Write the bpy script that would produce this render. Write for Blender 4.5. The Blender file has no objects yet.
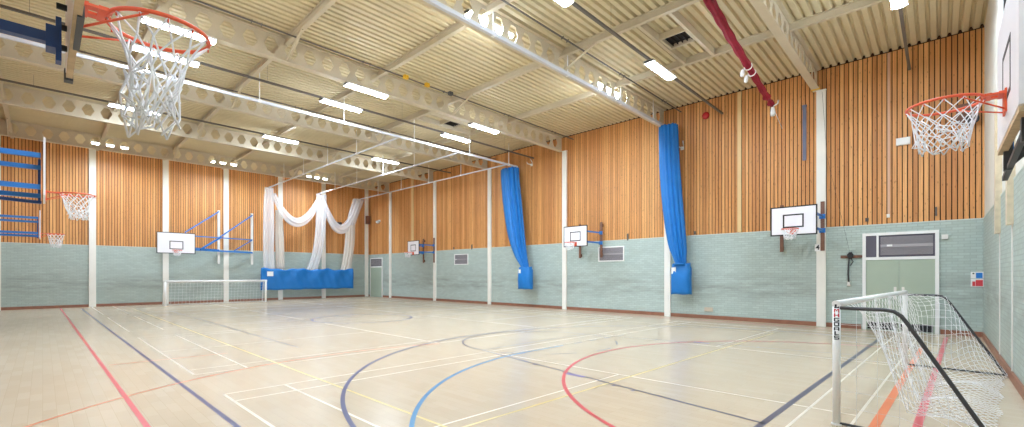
import bpy, math, random
from mathutils import Vector
random.seed(7)
C = bpy.context.scene.collection
PI = math.pi

# ------------------------------------------------------------------ room
XL, XR, YN, YF = -3.2, 16.66, -0.83, 30.4      # left wall, long wall, near end wall, far end wall
HB, HC = 3.05, 7.96                            # top of brickwork, underside of roof deck
BEAM_Y = [2.775, 7.755, 12.718, 17.745, 22.62, 27.70]
BZ0, BZ1 = 7.29, 7.95
FARCOL_X = [-1.42, 1.70, 4.60, 7.44, 10.44, 13.2, 16.35]
PURLIN_X = [-3.6, -0.95, 1.88, 4.52, 7.26, 10.17, 13.08]

# ------------------------------------------------------------------ materials
def srgb(r, g, b):
    f = lambda c: c / 12.92 if c <= .04045 else ((c + .055) / 1.055) ** 2.4
    return (f(r / 255), f(g / 255), f(b / 255), 1)

def mat(name, col, rough=.5, metal=0., noise=.0, nscale=8., bump=0., spec=.5):
    m = bpy.data.materials.new(name); m.use_nodes = True
    nt = m.node_tree; b = nt.nodes['Principled BSDF']
    b.inputs['Roughness'].default_value = rough
    b.inputs['Metallic'].default_value = metal
    b.inputs['Specular IOR Level'].default_value = spec
    b.inputs['Base Color'].default_value = col
    if noise or bump:
        tc = nt.nodes.new('ShaderNodeTexCoord')
        n = nt.nodes.new('ShaderNodeTexNoise'); n.inputs['Scale'].default_value = nscale; n.inputs['Detail'].default_value = 4
        nt.links.new(tc.outputs['Object'], n.inputs['Vector'])
        if noise:
            hsv = nt.nodes.new('ShaderNodeHueSaturation'); hsv.inputs['Color'].default_value = col
            mr = nt.nodes.new('ShaderNodeMapRange')
            mr.inputs['From Min'].default_value = .3; mr.inputs['From Max'].default_value = .7
            mr.inputs['To Min'].default_value = 1 - noise; mr.inputs['To Max'].default_value = 1 + noise
            nt.links.new(n.outputs['Fac'], mr.inputs['Value'])
            nt.links.new(mr.outputs['Result'], hsv.inputs['Value'])
            nt.links.new(hsv.outputs['Color'], b.inputs['Base Color'])
        if bump:
            bp = nt.nodes.new('ShaderNodeBump'); bp.inputs['Strength'].default_value = bump; bp.inputs['Distance'].default_value = .01
            nt.links.new(n.outputs['Fac'], bp.inputs['Height']); nt.links.new(bp.outputs['Normal'], b.inputs['Normal'])
    return m

def emit(name, col, strength):
    m = bpy.data.materials.new(name); m.use_nodes = True
    b = m.node_tree.nodes['Principled BSDF']
    b.inputs['Base Color'].default_value = (.9, .9, .9, 1)
    b.inputs['Emission Color'].default_value = col
    b.inputs['Emission Strength'].default_value = strength
    return m

def sheer(name, col, alpha):
    m = bpy.data.materials.new(name); m.use_nodes = True
    b = m.node_tree.nodes['Principled BSDF']
    b.inputs['Base Color'].default_value = col; b.inputs['Roughness'].default_value = .9
    b.inputs['Alpha'].default_value = alpha
    return m

def brick_mat(name, axis, base, dark, course=.075, length=.225):
    """painted brickwork; axis = 0 runs along X, 1 along Y"""
    m = bpy.data.materials.new(name); m.use_nodes = True
    nt = m.node_tree; N = nt.nodes; L = nt.links; b = N['Principled BSDF']
    b.inputs['Roughness'].default_value = .55
    tc = N.new('ShaderNodeTexCoord'); sp = N.new('ShaderNodeSeparateXYZ'); cb = N.new('ShaderNodeCombineXYZ')
    L.new(tc.outputs['Object'], sp.inputs[0])
    L.new(sp.outputs[axis], cb.inputs[0]); L.new(sp.outputs[2], cb.inputs[1])
    br = N.new('ShaderNodeTexBrick')
    br.inputs['Scale'].default_value = 1; br.inputs['Brick Width'].default_value = length
    br.inputs['Row Height'].default_value = course; br.inputs['Mortar Size'].default_value = .008
    br.inputs['Mortar Smooth'].default_value = .3; br.inputs['Bias'].default_value = 0
    c2 = tuple(c * .87 for c in base[:3]) + (1,)
    br.inputs['Color1'].default_value = base; br.inputs['Color2'].default_value = c2
    br.inputs['Mortar'].default_value = tuple(c * .76 for c in base[:3]) + (1,)
    L.new(cb.outputs[0], br.inputs['Vector'])
    # scuffs left by balls: broken horizontal band of dirt
    mp = N.new('ShaderNodeMapping'); mp.inputs['Scale'].default_value = (.35, 2.2, 1)
    L.new(cb.outputs[0], mp.inputs['Vector'])
    nz = N.new('ShaderNodeTexNoise'); nz.inputs['Scale'].default_value = 2.2; nz.inputs['Detail'].default_value = 6; nz.inputs['Roughness'].default_value = .65
    L.new(mp.outputs[0], nz.inputs['Vector'])
    r1 = N.new('ShaderNodeMapRange'); r1.inputs['From Min'].default_value = .38; r1.inputs['From Max'].default_value = .72
    L.new(nz.outputs['Fac'], r1.inputs['Value'])
    cr = N.new('ShaderNodeValToRGB'); e = cr.color_ramp.elements
    e[0].position = .18; e[0].color = (0.10, .10, .10, 1); e[1].position = .60; e[1].color = (.12, .12, .12, 1)
    x = e.new(.34); x.color = (1, 1, 1, 1); x = e.new(.44); x.color = (.75, .75, .75, 1)
    dv = N.new('ShaderNodeMath'); dv.operation = 'DIVIDE'; dv.inputs[1].default_value = HB
    L.new(sp.outputs[2], dv.inputs[0]); L.new(dv.outputs[0], cr.inputs[0])
    mu = N.new('ShaderNodeMath'); mu.operation = 'MULTIPLY'; L.new(r1.outputs[0], mu.inputs[0]); L.new(cr.outputs[0], mu.inputs[1])
    mx = N.new('ShaderNodeMix'); mx.data_type = 'RGBA'
    L.new(mu.outputs[0], mx.inputs['Factor']); L.new(br.outputs['Color'], mx.inputs['A']); mx.inputs['B'].default_value = dark
    L.new(mx.outputs['Result'], b.inputs['Base Color'])
    bp = N.new('ShaderNodeBump'); bp.inputs['Strength'].default_value = .5; bp.inputs['Distance'].default_value = .006; bp.invert = True
    L.new(br.outputs['Fac'], bp.inputs['Height']); L.new(bp.outputs['Normal'], b.inputs['Normal'])
    return m

def timber_mat(name, axis, pitch=.11):
    m = bpy.data.materials.new(name); m.use_nodes = True
    nt = m.node_tree; N = nt.nodes; L = nt.links; b = N['Principled BSDF']
    b.inputs['Roughness'].default_value = .5
    tc = N.new('ShaderNodeTexCoord'); sp = N.new('ShaderNodeSeparateXYZ'); L.new(tc.outputs['Object'], sp.inputs[0])
    dv = N.new('ShaderNodeMath'); dv.operation = 'DIVIDE'; dv.inputs[1].default_value = pitch; L.new(sp.outputs[axis], dv.inputs[0])
    fl = N.new('ShaderNodeMath'); fl.operation = 'FLOOR'; L.new(dv.outputs[0], fl.inputs[0])
    wn = N.new('ShaderNodeTexWhiteNoise'); wn.noise_dimensions = '1D'; L.new(fl.outputs[0], wn.inputs['W'])
    cr = N.new('ShaderNodeValToRGB'); e = cr.color_ramp.elements
    e[0].color = srgb(196, 132, 74); e[1].color = srgb(230, 172, 108)
    x = e.new(.5); x.color = srgb(215, 152, 90)
    L.new(wn.outputs['Value'], cr.inputs[0])
    cb = N.new('ShaderNodeCombineXYZ'); L.new(sp.outputs[axis], cb.inputs[0]); L.new(fl.outputs[0], cb.inputs[1]); L.new(sp.outputs[2], cb.inputs[2])
    mp = N.new('ShaderNodeMapping'); mp.inputs['Scale'].default_value = (26, 3.1, 1.1); L.new(cb.outputs[0], mp.inputs['Vector'])
    nz = N.new('ShaderNodeTexNoise'); nz.inputs['Scale'].default_value = 1; nz.inputs['Detail'].default_value = 5; L.new(mp.outputs[0], nz.inputs['Vector'])
    mp2 = N.new('ShaderNodeMapping'); mp2.inputs['Scale'].default_value = (14, 1.7, 5); L.new(cb.outputs[0], mp2.inputs['Vector'])
    vo = N.new('ShaderNodeTexVoronoi'); vo.inputs['Scale'].default_value = 1; L.new(mp2.outputs[0], vo.inputs['Vector'])
    kn = N.new('ShaderNodeMapRange'); kn.inputs['From Min'].default_value = .08; kn.inputs['From Max'].default_value = .22
    kn.inputs['To Min'].default_value = .62; kn.inputs['To Max'].default_value = 1; L.new(vo.outputs['Distance'], kn.inputs['Value'])
    gr = N.new('ShaderNodeMapRange'); gr.inputs['From Min'].default_value = .3; gr.inputs['From Max'].default_value = .7
    gr.inputs['To Min'].default_value = .84; gr.inputs['To Max'].default_value = 1.1; L.new(nz.outputs['Fac'], gr.inputs['Value'])
    mu = N.new('ShaderNodeMath'); mu.operation = 'MULTIPLY'; L.new(kn.outputs[0], mu.inputs[0]); L.new(gr.outputs[0], mu.inputs[1])
    hs = N.new('ShaderNodeHueSaturation'); L.new(cr.outputs[0], hs.inputs['Color']); L.new(mu.outputs[0], hs.inputs['Value'])
    L.new(hs.outputs[0], b.inputs['Base Color'])
    return m

def floor_mat():
    m = bpy.data.materials.new('floor_boards'); m.use_nodes = True
    nt = m.node_tree; N = nt.nodes; L = nt.links; b = N['Principled BSDF']
    b.inputs['Roughness'].default_value = .22; b.inputs['Specular IOR Level'].default_value = .2
    tc = N.new('ShaderNodeTexCoord')
    mp = N.new('ShaderNodeMapping'); mp.inputs['Rotation'].default_value = (0, 0, PI / 2)
    L.new(tc.outputs['Object'], mp.inputs['Vector'])
    br = N.new('ShaderNodeTexBrick'); br.inputs['Scale'].default_value = 1
    br.inputs['Brick Width'].default_value = .46; br.inputs['Row Height'].default_value = .115
    br.inputs['Mortar Size'].default_value = .002; br.inputs['Mortar Smooth'].default_value = .4
    br.inputs['Color1'].default_value = srgb(198, 183, 160); br.inputs['Color2'].default_value = srgb(193, 177, 153)
    br.inputs['Mortar'].default_value = srgb(182, 166, 140)
    L.new(mp.outputs[0], br.inputs['Vector'])
    nz = N.new('ShaderNodeTexNoise'); nz.inputs['Scale'].default_value = .55; nz.inputs['Detail'].default_value = 5
    L.new(tc.outputs['Object'], nz.inputs['Vector'])
    mr = N.new('ShaderNodeMapRange'); mr.inputs['From Min'].default_value = .3; mr.inputs['From Max'].default_value = .7
    mr.inputs['To Min'].default_value = .975; mr.inputs['To Max'].default_value = 1.025; L.new(nz.outputs['Fac'], mr.inputs['Value'])
    hs = N.new('ShaderNodeHueSaturation'); L.new(br.outputs['Color'], hs.inputs['Color']); L.new(mr.outputs[0], hs.inputs['Value'])
    L.new(hs.outputs[0], b.inputs['Base Color'])
    return m

def line_mat(name, c):
    return mat(name, srgb(*c), .3, 0, .06, 3.)

M = {}
M['floor'] = floor_mat()
M['l_red'] = line_mat('red_line_paint', (206, 84, 92)); M['l_blue'] = line_mat('navy_line_paint', (84, 88, 122))
M['l_sky'] = line_mat('sky_blue_line_paint', (78, 138, 180)); M['l_dark'] = line_mat('charcoal_line_paint', (88, 90, 106))
M['l_white'] = line_mat('white_line_paint', (226, 217, 200)); M['l_yellow'] = line_mat('yellow_line_paint', (222, 202, 136))
M['l_orange'] = line_mat('orange_line_paint', (226, 128, 84)); M['l_purple'] = line_mat('purple_mark_paint', (126, 116, 170))
BR, BRD = srgb(184, 200, 193), srgb(138, 142, 136)
M['brick_x'] = brick_mat('sage_brick_end', 0, srgb(178, 192, 184), BRD); M['brick_y'] = brick_mat('sage_brick_side', 1, BR, BRD)
M['timber_x'] = timber_mat('timber_end', 0); M['timber_y'] = timber_mat('timber_side', 1)
M['gap'] = mat('dark_board_gap', srgb(58, 36, 22), .9)
M['skirting'] = mat('red_brown_skirting', srgb(146, 98, 76), .45, 0, .12, 6)
M['column'] = mat('cream_column_paint', srgb(234, 231, 222), .5, 0, .03, 2)
M['plaster'] = mat('pale_plaster', srgb(222, 220, 210), .7, 0, .03, 3)
M['ledge'] = mat('pale_brick_ledge', srgb(204, 212, 204), .6)
M['rail'] = mat('silver_white_rail', srgb(206, 208, 214), .35)
M['steel'] = mat('beige_steel_paint', srgb(206, 194, 170), .5, 0, .04, 2)
M['deck'] = mat('cream_roof_deck', srgb(214, 201, 166), .55, 0, .05, 1.2)
M['dark'] = mat('dark_gap', srgb(40, 34, 30), .8)
M['pipe'] = mat('dark_grey_conduit', srgb(104, 97, 90), .5)
M['white'] = mat('white_paint', srgb(238, 238, 236), .4)
M['offwhite'] = mat('off_white_plastic', srgb(226, 224, 218), .5)
M['board'] = mat('backboard_white', srgb(236, 234, 238), .35)
M['black'] = mat('black_paint', srgb(30, 30, 34), .5)
M['charcoal'] = mat('charcoal_metal', srgb(66, 66, 68), .5)
M['navy'] = mat('navy_steel', srgb(22, 62, 122), .4)
M['blue'] = mat('blue_steel', srgb(40, 118, 196), .4)
M['orange'] = mat('orange_rim', srgb(226, 92, 52), .38)
M['cord'] = mat('white_cord', srgb(240, 240, 242), .8)
M['canvas'] = mat('blue_canvas', srgb(14, 114, 190), .5, 0, .06, 3, .35)
M['red_fabric'] = mat('dark_red_fabric', srgb(142, 20, 44), .7, 0, .2, 9, .5)
M['wood'] = mat('brown_timber', srgb(124, 86, 68), .6, 0, .15, 12)
M['palewood'] = mat('pale_timber', srgb(214, 200, 172), .6, 0, .1, 9)
M['ply'] = mat('plywood_edge', srgb(196, 168, 130), .6, 0, .15, 14)
M['door'] = mat('sage_door', srgb(170, 184, 166), .45, 0, .03, 2)
M['grille'] = mat('grey_grille', srgb(168, 163, 168), .5)
M['grille_dark'] = mat('dark_grey_grille', srgb(96, 92, 104), .7)  # dark grey of the grille backings and the blank door panel
M['strip'] = mat('cream_trunking', srgb(226, 196, 142), .5)
M['pinkstrip'] = mat('beige_trunking', srgb(214, 172, 140), .5)
M['red'] = mat('red_plastic', srgb(190, 36, 40), .4)
M['signblue'] = mat('sign_blue', srgb(38, 124, 206), .4)
M['signred'] = mat('sign_red', srgb(206, 62, 72), .4)
M['yellow'] = mat('yellow_tape', srgb(232, 184, 40), .5)
M['lamp'] = emit('lamp_diffuser', (.80, .94, 1.10, 1), 50)
M['lamp_far'] = emit('lamp_diffuser_bright', (.80, .94, 1.10, 1), 78)
M['net'] = sheer('white_cricket_net', srgb(240, 240, 242), .4)
M['netdense'] = sheer('white_cricket_net_dense', srgb(232, 224, 214), .6)
M['strap'] = mat('grey_blue_webbing', srgb(112, 116, 136), .7)
M['socket'] = mat('beige_socket', srgb(196, 184, 164), .5)
M['glass'] = mat('clear_dome', srgb(214, 216, 218), .2)

# ------------------------------------------------------------------ mesh builder
class MB:
    def __init__(s): s.v = []; s.f = []; s.m = []; s.sm = []
    def add(s, vs, fs, mi=0, smooth=False):
        o = len(s.v); s.v += [tuple(v) for v in vs]
        for f in fs: s.f.append(tuple(i + o for i in f)); s.m.append(mi); s.sm.append(smooth)
    def box(s, a, b, mi=0):
        x0, y0, z0 = (min(a[i], b[i]) for i in range(3)); x1, y1, z1 = (max(a[i], b[i]) for i in range(3))
        s.add([(x0,y0,z0),(x1,y0,z0),(x1,y1,z0),(x0,y1,z0),(x0,y0,z1),(x1,y0,z1),(x1,y1,z1),(x0,y1,z1)],
              [(0,3,2,1),(4,5,6,7),(0,1,5,4),(1,2,6,5),(2,3,7,6),(3,0,4,7)], mi)
    def obox(s, c, ax, ay, az, sx, sy, sz, mi=0):
        c, ax, ay, az = map(Vector, (c, ax, ay, az)); vs = []
        for k in (-1, 1):
            for i, j in ((-1,-1),(1,-1),(1,1),(-1,1)):
                vs.append(c + ax*(i*sx/2) + ay*(j*sy/2) + az*(k*sz/2))
        s.add(vs, [(0,3,2,1),(4,5,6,7),(0,1,5,4),(1,2,6,5),(2,3,7,6),(3,0,4,7)], mi)
    def bar(s, p, q, w, h, mi=0):
        p, q = Vector(p), Vector(q); d = (q - p); l = d.length; d.normalize()
        up = Vector((0,0,1)) if abs(d.z) < .95 else Vector((1,0,0))
        r = d.cross(up).normalized(); u = r.cross(d)
        s.obox((p+q)/2, d, r, u, l, w, h, mi)
    def tube(s, pts, r, n=6, mi=0, closed=False, caps=True):
        pts = [Vector(p) for p in pts]; k = len(pts); rr = r if isinstance(r, (list, tuple)) else [r]*k
        o = len(s.v); prev = None
        for i, p in enumerate(pts):
            a = pts[(i-1) % k] if (closed or i > 0) else p; b = pts[(i+1) % k] if (closed or i < k-1) else p
            t = (b - a)
            t = t.normalized() if t.length > 1e-9 else Vector((0,0,1))
            if prev is None:
                u = t.cross(Vector((0,0,1)) if abs(t.z) < .9 else Vector((1,0,0))).normalized()
            else:
                u = (prev - t * prev.dot(t))
                u = u.normalized() if u.length > 1e-6 else t.orthogonal().normalized()
            prev = u; w = t.cross(u)
            for j in range(n):
                an = 2*PI*j/n; s.v.append(tuple(p + u*(rr[i]*math.cos(an)) + w*(rr[i]*math.sin(an))))
        for i in range(k if closed else k-1):
            a = o + i*n; b = o + ((i+1) % k)*n
            for j in range(n):
                s.f.append((a+j, a+(j+1)%n, b+(j+1)%n, b+j)); s.m.append(mi); s.sm.append(True)
        if caps and not closed:
            s.f.append(tuple(o+j for j in reversed(range(n)))); s.m.append(mi); s.sm.append(False)
            s.f.append(tuple(o+(k-1)*n+j for j in range(n))); s.m.append(mi); s.sm.append(False)
    def loft(s, rings, mi=0, caps=True, smooth=True):
        n = len(rings[0]); o = len(s.v)
        for r in rings: s.v += [tuple(p) for p in r]
        for i in range(len(rings)-1):
            for j in range(n):
                s.f.append((o+i*n+j, o+i*n+(j+1)%n, o+(i+1)*n+(j+1)%n, o+(i+1)*n+j)); s.m.append(mi); s.sm.append(smooth)
        if caps:
            s.f.append(tuple(o+j for j in reversed(range(n)))); s.m.append(mi); s.sm.append(False)
            s.f.append(tuple(o+(len(rings)-1)*n+j for j in range(n))); s.m.append(mi); s.sm.append(False)
    def disc(s, c, ax, r, th, n=24, mi=0):
        ax = Vector(ax).normalized(); c = Vector(c)
        s.tube([c - ax*th/2, c + ax*th/2], r, n, mi)
    def build(s, name, mats, parent=None):
        me = bpy.data.meshes.new(name)
        off = Vector((0,0,0))
        if parent is not None:
            off = world_loc(parent)
        me.from_pydata([tuple(Vector(v) - off) for v in s.v], [], s.f)
        for m in (mats if isinstance(mats, (list, tuple)) else [mats]): me.materials.append(m)
        for i, p in enumerate(me.polygons): p.material_index = s.m[i]; p.use_smooth = s.sm[i]
        me.update()
        o = bpy.data.objects.new(name, me); C.objects.link(o)
        if parent is not None: o.parent = parent
        return o

def world_loc(o):
    v = Vector(o.location)
    while o.parent: o = o.parent; v += Vector(o.location)
    return v
def tag(o, label=None, cat=None, group=None, kind=None):
    if label: o['label'] = label
    if cat: o['category'] = cat
    if group: o['group'] = group
    if kind: o['kind'] = kind
    return o
def thing(name, label, cat, loc, group=None, kind=None):
    o = bpy.data.objects.new(name, None); C.objects.link(o); o.location = loc; o.empty_display_size = .2
    return tag(o, label, cat, group, kind)
def single(name, mb, mats, label, cat, group=None, kind=None):
    """a thing of one mesh: origin at the middle of its base"""
    xs = [v[0] for v in mb.v]; ys = [v[1] for v in mb.v]; zs = [v[2] for v in mb.v]
    off = Vector(((min(xs)+max(xs))/2, (min(ys)+max(ys))/2, min(zs)))
    mb.v = [tuple(Vector(v) - off) for v in mb.v]
    o = mb.build(name, mats); o.location = off
    return tag(o, label, cat, group, kind)

# ------------------------------------------------------------------ floor with its court markings
fl = MB()
fl.add([(XL-.1,YN-.1,0),(XR+.1,YN-.1,0),(XR+.1,YF+.1,0),(XL-.1,YF+.1,0)], [(0,1,2,3)], 0)
FM = ['floor','l_red','l_blue','l_sky','l_dark','l_white','l_yellow','l_orange','l_purple']
LZ = {5:.0010, 6:.0013, 4:.0016, 3:.0019, 2:.0022, 7:.0025, 1:.0028, 8:.0031}
def sk_y(x, y): return y - .03*(x-3.5)                # the courts are painted slightly out of square with the hall
def seg(p, q, w, mi):
    p, q = Vector((p[0], sk_y(*p), 0)), Vector((q[0], sk_y(*q), 0)); d = (q-p).normalized(); n = Vector((-d.y, d.x, 0))*w/2; z = Vector((0,0,LZ[mi]))
    fl.add([p-n+z, q-n+z, q+n+z, p+n+z], [(0,1,2,3)], mi)
def arc(c, r, a0, a1, w, mi, k=64):
    z = LZ[mi]; vs = []; fs = []
    for i in range(k+1):
        a = math.radians(a0 + (a1-a0)*i/k)
        for rr in (r-w/2, r+w/2): vs.append((c[0]+rr*math.cos(a), sk_y(c[0]+rr*math.cos(a), c[1]+rr*math.sin(a)), z))
    for i in range(k): fs.append((2*i, 2*i+1, 2*i+3, 2*i+2))
    fl.add(vs, fs if a1 < a0 else [tuple(f) for f in fs], mi)
R_, B_, S_, D_, W_, Y_, O_, P_ = 1, 2, 3, 4, 5, 6, 7, 8
# five-a-side pitch, red
seg((.80,.27),(.58,30.0),.052,R_); seg((.70,.26),(15.9,.26),.075,R_); seg((15.9,.05),(15.9,30.0),.05,R_)
arc((8.25,.64),4.52,180,0,.055,R_,96)
# basketball court, navy
seg((1.44,1.42),(1.25,28.9),.052,B_); seg((1.34,1.44),(15.1,1.42),.07,D_); seg((1.34,28.9),(15.1,28.9),.06,B_)
arc((8.25,2.84),6.2,180,0,.055,B_,120)
for x in (2.05,14.45): seg((x,1.42),(x,2.84),.055,B_)
seg((5.35,1.42),(6.43,7.1),.045,D_); seg((11.15,1.5),(10.07,7.1),.03,D_); seg((6.43,7.1),(10.07,7.1),.035,D_)
arc((8.25,7.12),1.8,180,0,.045,D_,48)
for i in range(5): arc((8.25,7.12),1.8,194+i*34,212+i*34,.04,D_,8)
arc((8.1,15.4),1.7,0,360,.07,B_,64)
for s in (0,1):                                     # small marks along the key
    for k,(t,w) in enumerate(((.30,.05),(.36,.05),(.50,.16),(.68,.05))):
        x0 = 5.35+1.08*t; x0 = x0 if s == 0 else 16.5-x0; y0 = 1.42+5.68*t; sx = -.1 if s == 0 else .1
        seg((x0,y0),(x0+sx,y0), w if k != 2 else .36, P_ if k == 2 else D_)
# goal area, sky blue
arc((7.1,.86),5.42,180,90,.055,S_,64); seg((7.1,6.28),(8.1,6.28),.045,S_)
for i in range(4): seg((8.5+i*.62,6.28),(8.78+i*.62,6.28),.05,D_)
# orange hockey arc and lines
arc((4.3,2.9),5.91,178,70,.035,O_,64); seg((2.2,.58),(13.2,.58),.085,O_); seg((.8,10.52),(2.6,10.45),.03,O_)
# badminton courts, white
for y0 in (.76,8.56,16.32,24.05):
    for dy in (0,.46,5.64,6.1): seg((1.66,y0+dy),(15.06,y0+dy),.03,W_)
    for x in (1.67,2.43,6.38,10.34,14.30,15.05): seg((x,y0),(x,y0+6.1),.036,W_)
    for xa, xb in ((1.66,6.38),(10.34,15.06)): seg((xa,y0+3.05),(xb,y0+3.05),.03,W_)
# tennis, yellow
for x in (2.92,13.8): seg((x,3.6),(x,27.3),.036,Y_)
for y in (3.6,27.3): seg((2.9,y),(13.82,y),.036,Y_)
# volleyball, charcoal
for x in (3.87,12.85): seg((x,10.2),(x,24.3),.03,D_)
floor = fl.build('floor', [M[k] for k in FM]); tag(floor, 'pale timber sports floor with coloured court markings', 'floor', kind='structure')

# ------------------------------------------------------------------ walls
def wall(name, axis, pos, inward, a0, a1, label, boards=True):
    """axis: the axis the wall runs along; pos on the other axis; inward = +1/-1 into the room"""
    def P(a, d, z):                                   # d = distance into the room
        return (a, pos + inward*d, z) if axis == 0 else (pos + inward*d, a, z)
    mb = MB()
    mb.box(P(a0, -.3, -.1), P(a1, -.012, HC+.12), 1)            # dark backing
    mb.box(P(a0, -.012, 0), P(a1, .03, HB-.02), 0)              # brickwork
    mb.box(P(a0, -.012, HB-.02), P(a1, .034, HB), 3)            # pale ledge on top of it
    if not boards: mb.box(P(a0, -.012, HB), P(a1, .012, HC+.05), 4)
    n = int(round((a1-a0)/.11)) if boards else -2
    i0 = math.floor(a0/.11)
    for i in range(i0, i0+n+2):
        x0, x1 = i*.11+.011, (i+1)*.11-.011
        if x0 < a0 or x1 > a1: continue
        mb.box(P(x0, -.012, HB), P(x1, .012, HC-.035), 2)
    o = mb.build(name, [M['brick_x' if axis == 0 else 'brick_y'], M['gap'], M['timber_x' if axis == 0 else 'timber_y'], M['ledge'], M['plaster']])
    return tag(o, label, 'wall', kind='structure')
wall('wall_right', 1, XR, -1, YN-.3, YF+.3, 'long wall of sage painted brick below vertical orange timber boards')
wall('wall_far', 0, YF, -1, XL-.3, XR+.3, 'far end wall of sage brick below vertical timber boards')
wall('wall_near', 0, YN, 1, XL-.3, XR+.3, 'near end wall of sage painted brick with pale plaster above', False)
wall('wall_left', 1, XL, 1, YN-.3, YF+.3, 'left side wall of brick and timber boards')
for nm, a, b in (('baseboard_right', (XR-.065,YN,0), (XR-.03,YF,.13)), ('baseboard_far', (XL,YF-.065,0), (XR,YF-.03,.13)),
                 ('baseboard_near', (XL,YN+.03,0), (XR,YN+.065,.13)), ('baseboard_left', (XL+.03,YN,0), (XL+.065,YF,.13))):
    mb = MB()
    if nm == 'baseboard_right':                       # broken by the two doorways
        for y0, y1 in ((YN,.0),(1.68,28.5),(30.28,YF)): mb.box((a[0],y0,0),(b[0],y1,.13))
    else: mb.box(a, b)
    tag(mb.build(nm, M['skirting']), 'red brown timber skirting board along the %s wall' % nm.split('_')[1].replace('right','long').replace('far','far end').replace('near','near end').replace('left','left side'), 'skirting', kind='structure')

# ------------------------------------------------------------------ roof deck, purlins, braces
def ceiling():
    mb = MB(); prof = []; y = YN-.3
    while y < YF+.4:
        prof += [(y,HC),(y+.11,HC),(y+.135,HC+.075),(y+.175,HC+.075)]; y += .2
    x0, x1 = XL-.3, XR+.3
    vs = []; fs = []
    for (py, pz) in prof: vs += [(x0,py,pz),(x1,py,pz)]
    for i in range(len(prof)-1): fs.append((2*i, 2*i+2, 2*i+3, 2*i+1))
    mb.add(vs, fs, 0)
    mb.box((x0,YN-.4,HC+.085),(x1,YF+.5,HC+.2),0)
    o = tag(mb.build('ceiling', M['deck']), 'cream ribbed metal roof deck', 'ceiling', kind='structure')
    for x in PURLIN_X:
        p = MB(); p.box((x-.055,YN,HC-.20),(x+.055,YF,HC-.185)); p.box((x-.012,YN,HC-.19),(x+.012,YF,HC-.01)); p.box((x-.055,YN,HC-.02),(x+.055,YF,HC-.002))
        p.build('purlin', M['steel'], o)
    for yb in BEAM_Y:
        for x in (-.95, 4.52, 10.17):
            b = MB(); b.bar((x-.02,yb-1.15,HC-.2),(x-.02,yb-.04,BZ0+.03),.045,.045); b.bar((x+.05,yb-.95,HC-.2),(x+.05,yb-.04,BZ0+.03),.02,.02)
            b.build('knee_brace', M['steel'], o)
    t = MB()                                          # trimmers framing the roof vent
    for yy in (4.62, 5.42): t.box((10.22,yy-.04,HC-.2),(13.03,yy+.04,HC-.01))
    t.build('trimmer', M['steel'], o)
    t = MB()
    for yy in (14.2, 15.0): t.box((10.22,yy-.04,HC-.2),(13.03,yy+.04,HC-.01))
    t.build('trimmer', M['steel'], o)
    return o
roof = ceiling()

# ------------------------------------------------------------------ castellated beams
ords = ['nearest the camera','second from the near end','third from the near end','third from the far end','second from the far end','closest to the far end wall']
for yb, od in zip(BEAM_Y, ords):
    o = thing('roof_beam', 'beige castellated steel beam across the roof, %s' % od, 'beam', ((XL+XR)/2, yb, BZ0), 'castellated roof beams', 'structure')
    f = MB(); f.box((XL,yb-.1,BZ0),(XR-.02,yb+.1,BZ0+.018)); f.build('bottom_flange', M['steel'], o)
    f = MB(); f.box((XL,yb-.1,BZ1-.018),(XR-.02,yb+.1,BZ1-.001)); f.build('top_flange', M['steel'], o)
    w = MB(); zc = 7.635; p = .5; n = int((XR-XL)/p); h0 = zc-(BZ0+.015); h1 = (BZ1-.015)-zc; t = .007
    inner = [(-.175,0),(-.07,.205),(.07,.205),(.175,0),(.07,-.205),(-.07,-.205)]
    outer = [(-.25,0),(-.25,h1),(.25,h1),(.25,0),(.25,-h0),(-.25,-h0)]
    for i in range(n):
        xc = XL + .29 + i*p + .06
        if xc + .25 > XR: break
        vs = [(xc+a, yb+s*t, zc+b) for s in (-1,1) for (a,b) in inner+outer]
        fs = []
        for j in range(6):
            k = (j+1) % 6
            fs += [(j,6+j,6+k,k), (12+k,18+k,18+j,12+j), (j,k,12+k,12+j)]
        w.add(vs, fs)
    w.box((XL+.0,yb-t,BZ0+.01),(XL+.1,yb+t,BZ1-.01)); w.box((XL+.35+(n-1)*p+.24,yb-t,BZ0+.01),(XR-.02,yb+t,BZ1-.01))
    w.build('web', M['steel'], o)

# ------------------------------------------------------------------ columns
def column(x0, y0, x1, y1, label, top=BZ0):
    mb = MB(); mb.box((x0,y0,0),(x1,y1,top-.02)); mb.box((x0-.01,y0-.01,top-.02),(x1+.01,y1+.01,top-.001))
    return single('column', mb, M['column'], label, 'column', 'cream steel columns', 'structure')
cw = ['beside the nearest wall hoop','behind the blue curtain nearest the camera','beside the middle wall hoop','left of the blue curtain further from the camera','beside the furthest wall hoop','between the furthest wall hoop and the corner door']
for yb, d, dy in zip(BEAM_Y, cw, (.12,.18,.22,.23,.23,.23)):
    column(XR-.11, yb-dy-.12, XR-.03, yb-dy+.12, 'cream steel column on the long wall %s' % d)
fc = ['behind the blue hoop arms','left of the end wall backboard','behind the end wall backboard','right of the end wall hoop frame','behind the first gathered net','behind the blue net canvas','in the corner by the far door']
for x, d in zip(FARCOL_X, fc):
    column(x-.13, YF-.11, x+.13, YF-.03, 'cream steel column on the far end wall %s' % d, HC-.04)
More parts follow.
